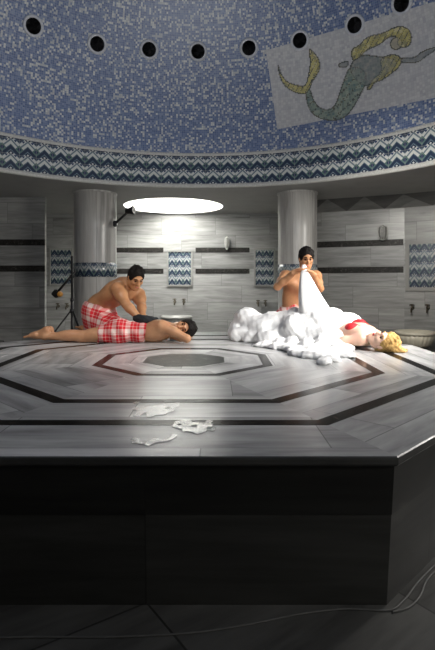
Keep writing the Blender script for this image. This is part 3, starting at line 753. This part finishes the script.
def hand(B, wrist, d, nor, side, s=1.0, curl=.5, spread=.06, thumb=.8, tilt=0.):
    """palm and five fingers; d = wrist to knuckles, nor = out of the palm, side=+1 puts the thumb along d x nor"""
    d = nrm(d); nor = np.asarray(nor, float); nor = nrm(nor-d*np.dot(nor, d)); lat = np.cross(d, nor)*side; wrist = np.asarray(wrist, float)
    A = np.array([lat, d, nor]); pl = .092*s
    B.cone(wrist-d*.02*s, wrist+d*.02*s, .026*s, .025*s, .015)
    B.ell(wrist+d*pl*.52, s*np.array((.041, .056, .0165)), A, .018)
    for i, (o, ln) in enumerate(((.031, .074), (.0105, .083), (-.0105, .077), (-.030, .060))):
        p = wrist+d*pl*.88+lat*o*s; ang = curl*(.35+.05*i); dv = nrm(d+lat*spread*(1.2-i)*.9)
        for j, fr in enumerate((.45, .32, .23)):
            q = p+s*ln*fr*(dv*math.cos(ang)+nor*math.sin(ang)); r0 = s*(.0092-.0011*j-.0008*(i == 3)); B.cone(p, q, r0, r0-.0009*s, .0045 if j else .010); p = q; ang += curl*(.65+.08*i)
    p = wrist+d*pl*.22+lat*.030*s; q = p+s*.042*nrm(d*.75+lat*.75*thumb+nor*.35); B.cone(p, q, s*.0145, s*.0115, .016)
    r = q+s*.032*nrm(d*.95+lat*.30*thumb+nor*.4); B.cone(q, r, s*.0112, s*.0095, .006); B.cone(r, r+s*.026*nrm(d+nor*(.35+curl*.4)), s*.0095, s*.0075, .005)
def foot(B, ankle, toe, sole, s=1.0):
    """ankle joint, direction heel to toes, direction of the sole"""
    t = nrm(toe); so = np.asarray(sole, float); so = nrm(so-t*np.dot(so, t)); lat = np.cross(t, so); a = np.asarray(ankle, float)
    heel = a-t*.045*s+so*.045*s
    B.ell(heel, s*np.array((.030, .036, .034)), np.array([lat, t, so]), .03)
    B.cone(a, a+t*.09*s+so*.035*s, .036*s, .030*s, .03)
    B.cone(heel, a+t*.12*s+so*.052*s, .026*s, .022*s, .03)
    for i in range(5):
        x = (-.034+.017*i)*s; base = a+t*.115*s+so*.050*s+lat*x; ln = (.062, .056, .052, .046, .040)[i]
        B.cone(a+t*.07*s+so*.042*s+lat*x*.8, base, .020*s, .014*s, .018); B.cone(base, base+t*ln*s+so*.006*s, .0125*s, (.0125 if i == 0 else .0085)*s, .006)
def build_person(root, B, mat):
    B.plane((0, 0, ZT+.002), (0, 0, -1)); return B.build('body', M[mat], root)

# --------------------------------------------- the man lying face down, feet to the left
D0 = 5.02
def Wg(px, py, d): return W(px, py, d)
root = empty('person', (*W(110, 340, D0)[:2], ZT), 'person lying face down in a red and white plaid cloth, head on folded arms', 'person')
B = Sdf(.007)
hipc = W(124, 331.5, D0+.02)
for q, dd, dx, dy in ((-1, -.085, 0, 0), (1, .10, 3.5, -.6)):     # near leg, far leg
    d = D0+dd; hip = W(121, 333.5+dy, d); knee = W(82+dx, 336.5+dy, d-.01); ank = W(45+dx, 336.2+dy, d-.02)
    B.cone(hip, knee, .088, .056, .04); mid = hip*.5+knee*.5; B.ell(mid+np.array([0, 0, .008]), (.17, .082, .068), None, .04)
    B.cone(knee, ank, .050, .034, .03); B.ell(knee*.66+ank*.34+np.array([0, 0, .018]), (.115, .048, .046), None, .035)
    foot(B, ank+np.array([-.01, 0, .005]), (-.93, 0, -.36), (-.42, 0, .85), 1.0)
for q in (-1, 1): B.ell(W(120, 330.5, D0+q*.085), (.125, .098, .10), None, .04)
B.cone(W(122, 332.5, D0+.02-.10), W(122, 332.5, D0+.02+.10), .095, .095, .05)
B.cone(W(140, 333, D0-.06), W(140, 333, D0+.08), .083, .083, .06)
B.cone(W(153, 331.5, D0-.075), W(153, 331.5, D0+.095), .098, .098, .06)
B.cone(W(161, 330, D0-.09), W(161, 330, D0+.11), .094, .094, .06)
B.cone(W(128, 332.5, D0+.01), W(155, 331.5, D0+.01), .10, .10, .06)
shn, shf = W(161.5, 326.5, D0-.15), W(163, 327.5, D0+.20)
B.cone(shn, W(156, 329, D0-.06), .062, .085, .04); B.cone(shf, W(157, 329, D0+.09), .062, .085, .04)
# near arm: elbow out to the right, forearm folded back under the face
eln = W(187, 338.6, D0-.22); wrn = W(174, 336.6, D0-.02)
B.chain([shn, shn*.5+eln*.5+np.array([0, 0, .006]), eln], [.054, .045, .037], .03); B.chain([eln, eln*.5+wrn*.5, wrn], [.037, .039, .027], .02)
elf = W(190, 335.0, D0+.36); wrf = W(181, 336.0, D0+.13)
B.chain([shf, shf*.5+elf*.5, elf], [.054, .045, .037], .03); B.chain([elf, elf*.5+wrf*.5, wrf], [.037, .039, .027], .02)
hand(B, wrn+np.array([0, .01, 0]), (-.55, .8, -.02), (0, 0, -1), 1, 1.0, .12); hand(B, wrf, (-.9, -.35, 0), (0, 0, -1), -1, 1.0, .15)
hc = W(183.2, 328.6, D0+.01)
B.cone(W(162, 327, D0+.03), hc+np.array([-.055, .02, -.005]), .062, .054, .04)
L, A = head(B, hc, (-.12, -.95, .28), (.97, -.08, .12), 1.0)
build_person(root, B, 'skin_light'); short_hair(L, A, 1.0, root, vol=.017); face_parts(L, A, 1.0, root)
# plaid cloth around the hips
S = Sdf(.008); g = .014
for q in (-1, 1): S.ell(W(120, 330.0, D0+q*.085), (.128+g, .100+g, .102+g), None, .05)
S.cone(W(121, 332.5, D0+.02-.105), W(121, 332.5, D0+.02+.105), .098+g, .098+g, .05)
S.cone(W(138, 332.5, D0-.075), W(138, 332.5, D0+.095), .087+g, .087+g, .07); S.cone(W(145, 333.5, D0-.08), W(145, 333.5, D0+.10), .08+g, .08+g, .06)
for q, dd in ((-1, -.085), (1, .10)): S.cone(W(120, 332.5, D0+dd), W(103, 334.3, D0+dd), .092+g, .084+g, .05)
S.cone(W(103, 334.5, D0-.08), W(103, 334.5, D0+.10), .07, .07, .05)
S.plane((0, 0, ZT+.001), (0, 0, -1)); S.plane(W(101.5, 330, D0), (-1, 0, .12)); S.plane(W(147.5, 330, D0), (1, 0, -.18))
V, Q = S.mesh(lambda x, y, z: .006*np.sin(x*55+z*30+y*14)*np.sin(y*21+1), 2)
ang = np.arctan2(V[:, 2]-(ZT+.10), V[:, 1]-D0)*.17
o = obj('hip_cloth', V, Q, M['plaid'], root, True, uv=np.stack([V[:, 0]*1.0+.02, ang+V[:, 1]*.1], 1)); o['label'] = 'red and white plaid hip cloth'

# --------------------------------------------- the masseur kneeling behind him
root = empty('person', (*W(102, 337, 5.42)[:2], ZT), 'person kneeling at left in plaid cloth with black mitt, washing the back of another', 'person')
B = Sdf(.007)
pel = W(99, 313, 5.56); wst = W(101, 304, 5.53); chest = W(119, 290.5, 5.42); neck = W(129, 283.5, 5.37)
shR, shL = W(117.5, 288.5, 5.235), W(138.5, 294.5, 5.53)
ax_s = nrm(shL-shR); up_t = nrm(chest-wst); nf = nrm(np.cross(up_t, ax_s)); At = np.array([ax_s, nf, up_t])
B.cone(pel-ax_s*.08, pel+ax_s*.08, .115, .115, .05); B.cone(pel, wst, .13, .125, .06)
B.ell(pel*.25+wst*.75, (.155, .115, .12), At, .06); B.ell(wst*.5+chest*.5, (.155, .105, .17), At, .06); B.ell(chest, (.172, .118, .16), At, .06)
B.ell(chest*.85+wst*.15-nf*.03, (.16, .10, .17), At, .06)
for q in (-1, 1): B.ell(chest+ax_s*q*.075+nf*.085*(1 if np.dot(nf, (1, -1, 0)) > 0 else -1)+up_t*.03, (.075, .04, .06), At, .04)
for sh in (shR, shL): B.cone(chest+up_t*.09, sh, .085, .064, .05); B.ell(sh, .066, None, .04)
B.cone(chest+up_t*.10, neck, .085, .062, .05)
hc = W(135.8, 278.2, 5.25)
B.cone(neck, hc+np.array([-.03, .02, -.03]), .058, .056, .04)
L, A = head(B, hc, (.42, -.74, -.52), (.26, -.40, .88), 1.0)
for sh, el, wr, s_ in ((shR, W(126, 304, 5.10), W(138.5, 317.5, 5.02), 1), (shL, W(141.5, 304.5, 5.40), W(142.5, 315.5, 5.13), -1)):
    B.chain([sh, sh*.55+el*.45, el], [.066, .061, .047], .03); B.ell(sh*.6+el*.4, .060, None, .04)
    B.chain([el, el*.7+wr*.3, wr], [.046, .049, .032], .02)
hand(B, W(138.8, 317.8, 5.02), (.95, -.12, -.16), (.12, .1, -1), 1, 1.0, .2); hand(B, W(142.6, 316, 5.13), (.85, -.2, -.22), (.15, 0, -1), -1, 1.0, .25)
# thighs and shins under the cloth
for q in (-1, 1):
    k_ = W(112+q*5, 330, 5.46+q*.12); h_ = pel+ax_s*q*.09; a_ = W(92+q*4, 332.5, 5.72+q*.13)
    B.cone(h_, k_, .095, .066, .05); k2 = k_.copy(); k2[2] = ZT+.062; a_[2] = ZT+.045
    B.cone(k2, a_, .058, .04, .03); foot(B, a_, (-.8, .55, -.05), (0, 0, 1), .95)
build_person(root, B, 'skin_tan'); short_hair(L, A, 1.0, root, vol=.012); face_parts(L, A, 1.0, root)
S = Sdf(.008); g = .016
S.cone(pel-ax_s*.085, pel+ax_s*.085, .118+g, .118+g, .05); S.cone(pel, wst, .133+g, .128+g, .06)
for q in (-1, 1):
    k_ = W(112+q*5, 329, 5.46+q*.12); h_ = pel+ax_s*q*.09; S.cone(h_, k_, .10+g, .078+g, .06); S.cone(k_, W(94+q*4, 331, 5.70+q*.13), .07+g, .06+g, .06)
S.cone(W(96, 324, 5.5), W(112, 325, 5.42), .13, .12, .08)
S.plane((0, 0, ZT+.002), (0, 0, -1)); S.plane(W(101, 304.5, 5.5)+up_t*.0, nrm(np.array([.22, .05, 1.])))
V, Q = S.mesh(lambda x, y, z: .007*np.sin(x*48+y*30)*np.sin(z*9+x*5+1), 2)
o = obj('waist_cloth', V, Q, M['plaid'], root, True, uv=np.stack([V[:, 0]*.8-V[:, 1]*.6, V[:, 2]*.9+V[:, 0]*.25], 1)); o['label'] = 'red and white plaid waist cloth'
# the washing mitt, worn on his near hand
S = Sdf(.006); S.cone(W(136.5, 318.0, 5.02), W(142, 320.0, 4.99), .040, .052, .03); S.ell(W(148.5, 320.4, 4.985), (.085, .062, .034), axes((.0, 0, 1)), .03); S.cone(W(145, 319.5, 4.96), W(156, 320.5, 4.97), .036, .032, .03)
S.cone(W(140, 318.8, 5.0), W(146, 319, 5.06), .035, .03, .03); S.cone(W(143, 318, 5.13), W(153, 319.5, 5.08), .036, .032, .03)
o = S.build('washing_mitt', M['blackcloth'], root, lambda x, y, z: .003*np.sin(x*90+y*60)*np.sin(z*120)); o['label'] = 'black washing mitt'

# --------------------------------------------- the man behind the foam, blowing up the foam cloth
root = empty('person', (*W(297, 337, 5.45)[:2], ZT), 'person kneeling behind the foam, holding a white foam cloth up to the mouth', 'person')
B = Sdf(.007)
pel = W(293.5, 318, 5.50); wst = W(294, 308, 5.48); chest = W(298.5, 287, 5.44); neck = W(303, 273, 5.40)
shR, shL = W(285.5, 276.5, 5.40), W(315.5, 276.5, 5.44); ax_s = nrm(shL-shR); up_t = nrm(chest-wst); nf = nrm(np.cross(up_t, ax_s)); At = np.array([ax_s, nf, up_t])
B.cone(pel-ax_s*.07, pel+ax_s*.07, .11, .11, .05); B.cone(pel, wst, .125, .115, .06); B.ell(wst*.75+chest*.25, (.142, .10, .14), At, .06); B.ell(wst*.35+chest*.65, (.158, .105, .17), At, .06); B.ell(chest+up_t*.03, (.168, .112, .13), At, .06)
for q in (-1, 1): B.ell(chest+ax_s*q*.075+np.array([0, -.085, .02]), (.07, .035, .055), At, .04)
for sh in (shR, shL): B.cone(chest+up_t*.09, sh, .08, .06, .05); B.ell(sh, .062, None, .04)
B.cone(chest+up_t*.10, neck, .085, .058, .05); hc = W(306.3, 258.6, 5.33); B.cone(neck, hc+np.array([0, .02, -.05]), .056, .055, .04)
L, A = head(B, hc, (.06, -.93, -.30), (.0, -.28, .95), .93)
elR = W(277.5, 286.5, 5.22); wrR = W(294.5, 272.0, 5.06); elL = W(320.0, 288.5, 5.20); wrL = W(313.2, 274.2, 5.05)
for sh, el, wr in ((shR, elR, wrR), (shL, elL, wrL)):
    B.chain([sh, sh*.5+el*.5, el], [.056, .051, .040], .03); B.chain([el, el*.65+wr*.35, wr], [.040, .041, .027], .02)
hand(B, wrR, (.86, -.1, .34), (.45, -.35, -.6), -1, 1.0, .75); hand(B, wrL, (-.80, -.12, .42), (-.4, -.35, -.6), 1, 1.0, .75)
for q in (-1, 1):
    k_ = W(297+q*10, 328, 5.22+q*.02); h_ = pel+ax_s*q*.09; a_ = W(293+q*9, 334, 5.66); a_[2] = ZT+.045; k2 = k_.copy(); k2[2] = ZT+.062; k_[2] = ZT+.09
    B.cone(h_, k_, .09, .066, .05); B.cone(k2, a_, .058, .04, .03); foot(B, a_, (0, 1, -.05), (0, 0, 1), .93)
build_person(root, B, 'skin_tan'); short_hair(L, A, .93, root, vol=.016); face_parts(L, A, .93, root)
S = Sdf(.008); g = .015; S.cone(pel-ax_s*.075, pel+ax_s*.075, .113+g, .113+g, .05); S.cone(pel, wst, .13+g, .118+g, .06)
for q in (-1, 1): k_ = W(297+q*10, 328, 5.22+q*.02); k_[2] = ZT+.09; S.cone(pel+ax_s*q*.09, k_, .095+g, .075+g, .06)
S.plane((0, 0, ZT+.003), (0, 0, -1)); S.plane(W(294, 303.8, 5.48), (-.2, .0, 1))
V, Q = S.mesh(lambda x, y, z: .006*np.sin(x*50+y*30)*np.sin(z*12), 2)
o = obj('waist_cloth', V, Q, M['plaid'], root, True, uv=np.stack([V[:, 0], V[:, 2]], 1)); o['label'] = 'red and white plaid waist cloth'
# the foam cloth: a long sack gathered in his hands, swelling downwards
mouth = W(303.8, 268.5, 5.02); prof = [(303.8, 264.6, 1.6, 5.03), (304.0, 266.5, 2.6, 5.03), (304.2, 269, 3.1, 5.02), (304.6, 272, 3.6, 5.01), (305.5, 277, 5.6, 4.98), (307, 284, 8.0, 4.95), (309, 292, 10.4, 4.92), (311.3, 300, 13.0, 4.89), (313.6, 307, 15.2, 4.87), (315.5, 312, 16.6, 4.86), (316.5, 316, 16.8, 4.86), (316.5, 320, 14.5, 4.86), (316.5, 322, 6, 4.86)]
V = []; n = 48
for i, (px, py, r, d) in enumerate(prof):
    c = W(px, py, d); rr = r/F_PX*d
    for k in range(n):
        a = 2*PI*k/n; am = min(1, max(0, (i-1)/5.))*max(.25, 1-(i-5)*.12) if i > 1 else .6
        f = 1+.045*am*math.sin(5*a+i*.22)+.025*am*math.sin(9*a+1-i*.3); V.append(c+rr*f*np.array([math.cos(a), .82*math.sin(a), .0]))
Fc = [(i*n+k, i*n+(k+1) % n, (i+1)*n+(k+1) % n, (i+1)*n+k) for i in range(len(prof)-1) for k in range(n)]+[list(range(n)), [(len(prof)-1)*n+k for k in range(n)][::-1]]
Fc = [q[::-1] for q in Fc]
o = obj('foam_cloth', V, Fc, M['bag'], None, True, base=True); tag(o, 'white cloth sack full of air, hanging from the hands of the man behind the foam', 'cloth')
o.modifiers.new('Smooth', 'SUBSURF').render_levels = 1

# --------------------------------------------- the woman on her back under the foam, head to the right
root = empty('person', (*W(350, 348, 4.6)[:2], ZT), 'person with blond curly hair lying face up under foam in a red bikini', 'person')
B = Sdf(.007)
hc = W(382.5, 341.4, 4.30); chest = W(355, 338.5, 4.60); pel = W(300, 339, 4.98); u = nrm(pel-chest); u[2] = 0; u = nrm(u); lat = np.array([-u[1], u[0], 0.])   # towards the feet; across
if lat[1] > 0: lat = -lat         # lat points to the camera side
At = np.array([u, lat, (0, 0, 1)])
chest[2] = ZT+.115; pel[2] = ZT+.11
B.ell(chest, (.17, .155, .105), At, .05); B.ell(chest-u*.09, (.12, .16, .09), At, .05); B.cone(chest+u*.1, pel, .10, .105, .06); B.cone(chest+u*.24+lat*.05, chest+u*.24-lat*.05, .085, .085, .06)
B.cone(pel-lat*.09, pel+lat*.09, .108, .108, .05)
br = []
for q in (-1, 1):
    b_ = chest+u*-.01+lat*q*.082+np.array([0, 0, .068-.012*q]); br.append(b_); B.ell(b_, (.070, .068, .055), At, .03)
    h_ = pel+lat*q*.085; k_ = pel+u*.36+lat*q*.10; k_[2] = ZT+.085; a_ = pel+u*.62+lat*q*.10; a_[2] = ZT+.055
    B.cone(h_, k_, .088, .058, .04); B.cone(k_, a_, .05, .036, .03); foot(B, a_, nrm(u*.5+np.array([0, 0, .8])), nrm(u), .92)
    s_ = chest-u*.135+lat*q*.175; s_[2] = ZT+.098; B.cone(chest-u*.10+lat*q*.08, s_, .07, .055, .05)
    e_ = s_+u*.27+lat*q*.10; e_[2] = ZT+.05; w_ = e_+u*.23-lat*q*.02; w_[2] = ZT+.04
    B.chain([s_, s_*.5+e_*.5, e_], [.050, .043, .035], .03); B.chain([e_, e_*.6+w_*.4, w_], [.035, .036, .025], .02); hand(B, w_, u, (0, 0, -1), q, .92, .3)
nk = chest-u*.17; nk[2] = ZT+.10
B.cone(nk, hc+u*.05+np.array([0, 0, -.02]), .055, .05, .04)
hd_up = nrm(-u+np.array([.25, .1, -.10])); hd_f = nrm(lat*.62+np.array([0, 0, .78]))
L, A = head(B, hc, hd_f, hd_up, .95)
build_person(root, B, 'skin_pale'); face_parts(L, A, .95, root, 'blond', lip='red')
for b_, q in zip(br, (-1, 1)):
    S = Sdf(.006); S.ell(b_+np.array([0, 0, .004]), (.073, .071, .060), At, .01); S.ell(b_+u*.03-lat*q*.03, (.045, .04, .045), At, .02); S.plane(b_-np.array([0, 0, .03]), (0, 0, -1))
    o = S.build('bikini_cup', M['red'], root); o['label'] = 'red bikini cup'
for q in (-1, 1):
    m = MB(); b_ = br[(q+1)//2]; m.tube([b_-u*.045+np.array([0, 0, .045]), chest-u*.12+lat*q*.075+np.array([0, 0, .078]), nk+lat*q*.045+np.array([0, 0, .045])], .007, 6); m.build('bikini_strap', M['red'], root, True)
# curly hair spreading from the crown over the slab
S = Sdf(.006); rs = random.Random(3)
S.ell(L(0, -.018, .042), .95*np.array((.088, .098, .10)), A, .01); S.ell(L(0, -.05, .0), .95*np.array((.080, .065, .10)), A, .03); S.ell(L(0, .115, -.035), .95*np.array((.086, .09, .105)), A, .006, op=-1)
for i in range(120):
    a = rs.uniform(-1.5, 1.5); b = rs.uniform(-1.3, .62); p = L(.088*math.sin(a)*math.cos(b), -.018+.10*math.sin(b), .045+.10*math.cos(a)*math.cos(b))
    p[2] = max(p[2], ZT+.012); S.ell(p, rs.uniform(.012, .020), None, .006)
for i in range(22):
    p = L(rs.uniform(-.08, .09), rs.uniform(-.08, -.02), rs.uniform(.05, .15)); q = p+rs.uniform(.5, 1)*np.array([.07, rs.uniform(-.08, .04), 0]); p[2] = ZT+.03; q[2] = ZT+.012; S.cone(p, q, .02, .009, .01)
S.plane((0, 0, ZT+.001), (0, 0, -1))
o = S.build('hair', M['blond'], root, lambda x, y, z: .003*np.sin(x*160+z*60)*np.sin(y*150-z*90)); o['label'] = 'curly blond hair'

# --------------------------------------------- the foam
S = Sdf(.012); rs = random.Random(11)
core = [(241, 332, 5.22, 11), (246, 322, 5.25, 13), (240, 336, 5.08, 9), (256, 330, 5.15, 15), (262, 334, 5.0, 12), (271, 327, 5.12, 13.5), (284, 327, 5.05, 15), (293, 325, 5.0, 14.5), (302, 324, 4.95, 15), (296, 333, 4.85, 16), (311, 328, 4.85, 18), (323, 326, 4.82, 17), (334, 327, 4.76, 15),
        (343, 325, 4.78, 11), (350, 322, 4.84, 8.5), (356, 325, 4.88, 7), (312, 339, 4.7, 13), (326, 339, 4.6, 12), (333, 339, 4.56, 8), (281, 337, 4.9, 12), (268, 339, 4.86, 9), (252, 340, 4.98, 7.5), (330, 346, 4.46, 8), (336, 348, 4.42, 6), (318, 348, 4.43, 7.5), (305, 347, 4.5, 7.5), (292, 346, 4.6, 7), (280, 345, 4.66, 5.5), (341, 344, 4.46, 5)]
def Rm(r, d): return r/F_PX*d
for px, py, d, r in core: S.ell(W(px, py, d), Rm(r, d), None, .04)
for px, py, d, r in core:        # smaller lumps over the big ones
    c = W(px, py, d); R_ = Rm(r, d)
    for i in range(9):
        v = nrm([rs.gauss(0, 1), rs.gauss(-.3, 1), rs.gauss(.3, .8)]); S.ell(c+v*R_*.74, R_*rs.uniform(.32, .48), None, .05)
for px, py, w, hgt in ((300, 352, 12, .05), (312, 355, 12, .045), (322, 358, 10, .04), (330, 361, 7, .03), (318, 352, 12, .06), (333, 356, 7, .045), (338, 352, 7, .06), (290, 350, 9, .04), (305, 357, 8, .03), (344, 350, 6, .05), (275, 348, 9, .03), (260, 346, 8, .025), (347, 357, 4, .02), (325, 364, 4, .015), (296, 355, 5, .02)):
    g_ = G(px, py, ZT); r = w/F_PX*g_[1]; S.ell(g_, (r*1.1, r*1.5, hgt*.8), None, .05)
    for i in range(3): S.ell(g_+np.array([rs.uniform(-.7, .7)*r, rs.uniform(-.7, .7)*r, hgt*.35]), (.045, .05, rs.uniform(.018, .03)), None, .04)
S.plane((0, 0, ZT+.001), (0, 0, -1))
def fo(x, y, z): return .006*np.sin(x*37+2*np.sin(y*29))*np.sin(z*41+y*23)+.004*np.sin(x*83+z*20)*np.sin(y*71-z*66)
V, Q = S.mesh(fo, 1)
o = obj('soap_foam', V, Q, M['foam'], None, True, base=True); tag(o, 'mound of white soap foam covering the woman on the platform', 'foam', kind='stuff')
# ------------------------------------------------------------------ light and camera
def area(name, loc, target, size, power, color=(1, 1, 1), shape='RECTANGLE', sy=None, spread=180):
    l = bpy.data.lights.new(name, 'AREA'); l.energy = power; l.color = color; l.shape = shape; l.size = size; l.size_y = sy or size; l.spread = math.radians(spread)
    o = bpy.data.objects.new(name, l); link(o); o.location = loc; o.rotation_euler = (Vector(target)-Vector(loc)).to_track_quat('-Z', 'Y').to_euler(); return o
area('skylight_lamp', (WELL[0], WELL[1], ZC+1.0), (WELL[0], WELL[1], 0), 1.7, 55, (1, .98, .94), 'DISK')
area('dome_fill', (-.2, 2.6, 2.0), (-.2, 4.4, 6.5), 2.4, 84, (.97, .98, 1.))  # added upward fill for the dome, not a fixture of the room
area('right_softbox', (3.55, 4.35, 2.4), (1.0, 4.9, .8), .7, 84, (1, .96, .90), spread=120)
area('left_fill', (-1.2, 3.0, 2.5), (-1.2, 5.0, .6), .6, 7, (1, .93, .85), spread=80)  # added soft fill on the lying man, no source in view
area('front_fill', (3.5, .45, 1.9), (1.2, 2.1, .1), .7, 32, (1, .97, .92))  # added fill to brighten the platform's right face and the floor
area('right_wall_fill', (1.3, 4.2, 2.75), (3.4, 8.2, 1.1), .6, 14, (1, .96, .88), spread=70)  # added fill to brighten the right wall, no fixture behind it
area('foam_fill', (2.5, 2.7, 2.5), (.95, 4.75, .7), .5, 13, (1, .97, .92), spread=50)  # added fill that lifts the brightness of the foam
w = bpy.data.worlds.new('World'); SC.world = w; w.use_nodes = True
w.node_tree.nodes['Background'].inputs[0].default_value = (.5, .52, .55, 1); w.node_tree.nodes['Background'].inputs[1].default_value = .3
cam = bpy.data.cameras.new('Camera'); co = bpy.data.objects.new('Camera', cam); link(co); co.location = (0, 0, CAMZ); co.rotation_euler = (PI/2, 0, 0)
cam.sensor_width = 36; cam.sensor_fit = 'AUTO'; cam.lens = F_PX/650*36; cam.shift_y = -(325-YH)/650; cam.clip_start = .05
SC.camera = co
SC.view_settings.view_transform = 'Standard'; SC.view_settings.look = 'None'
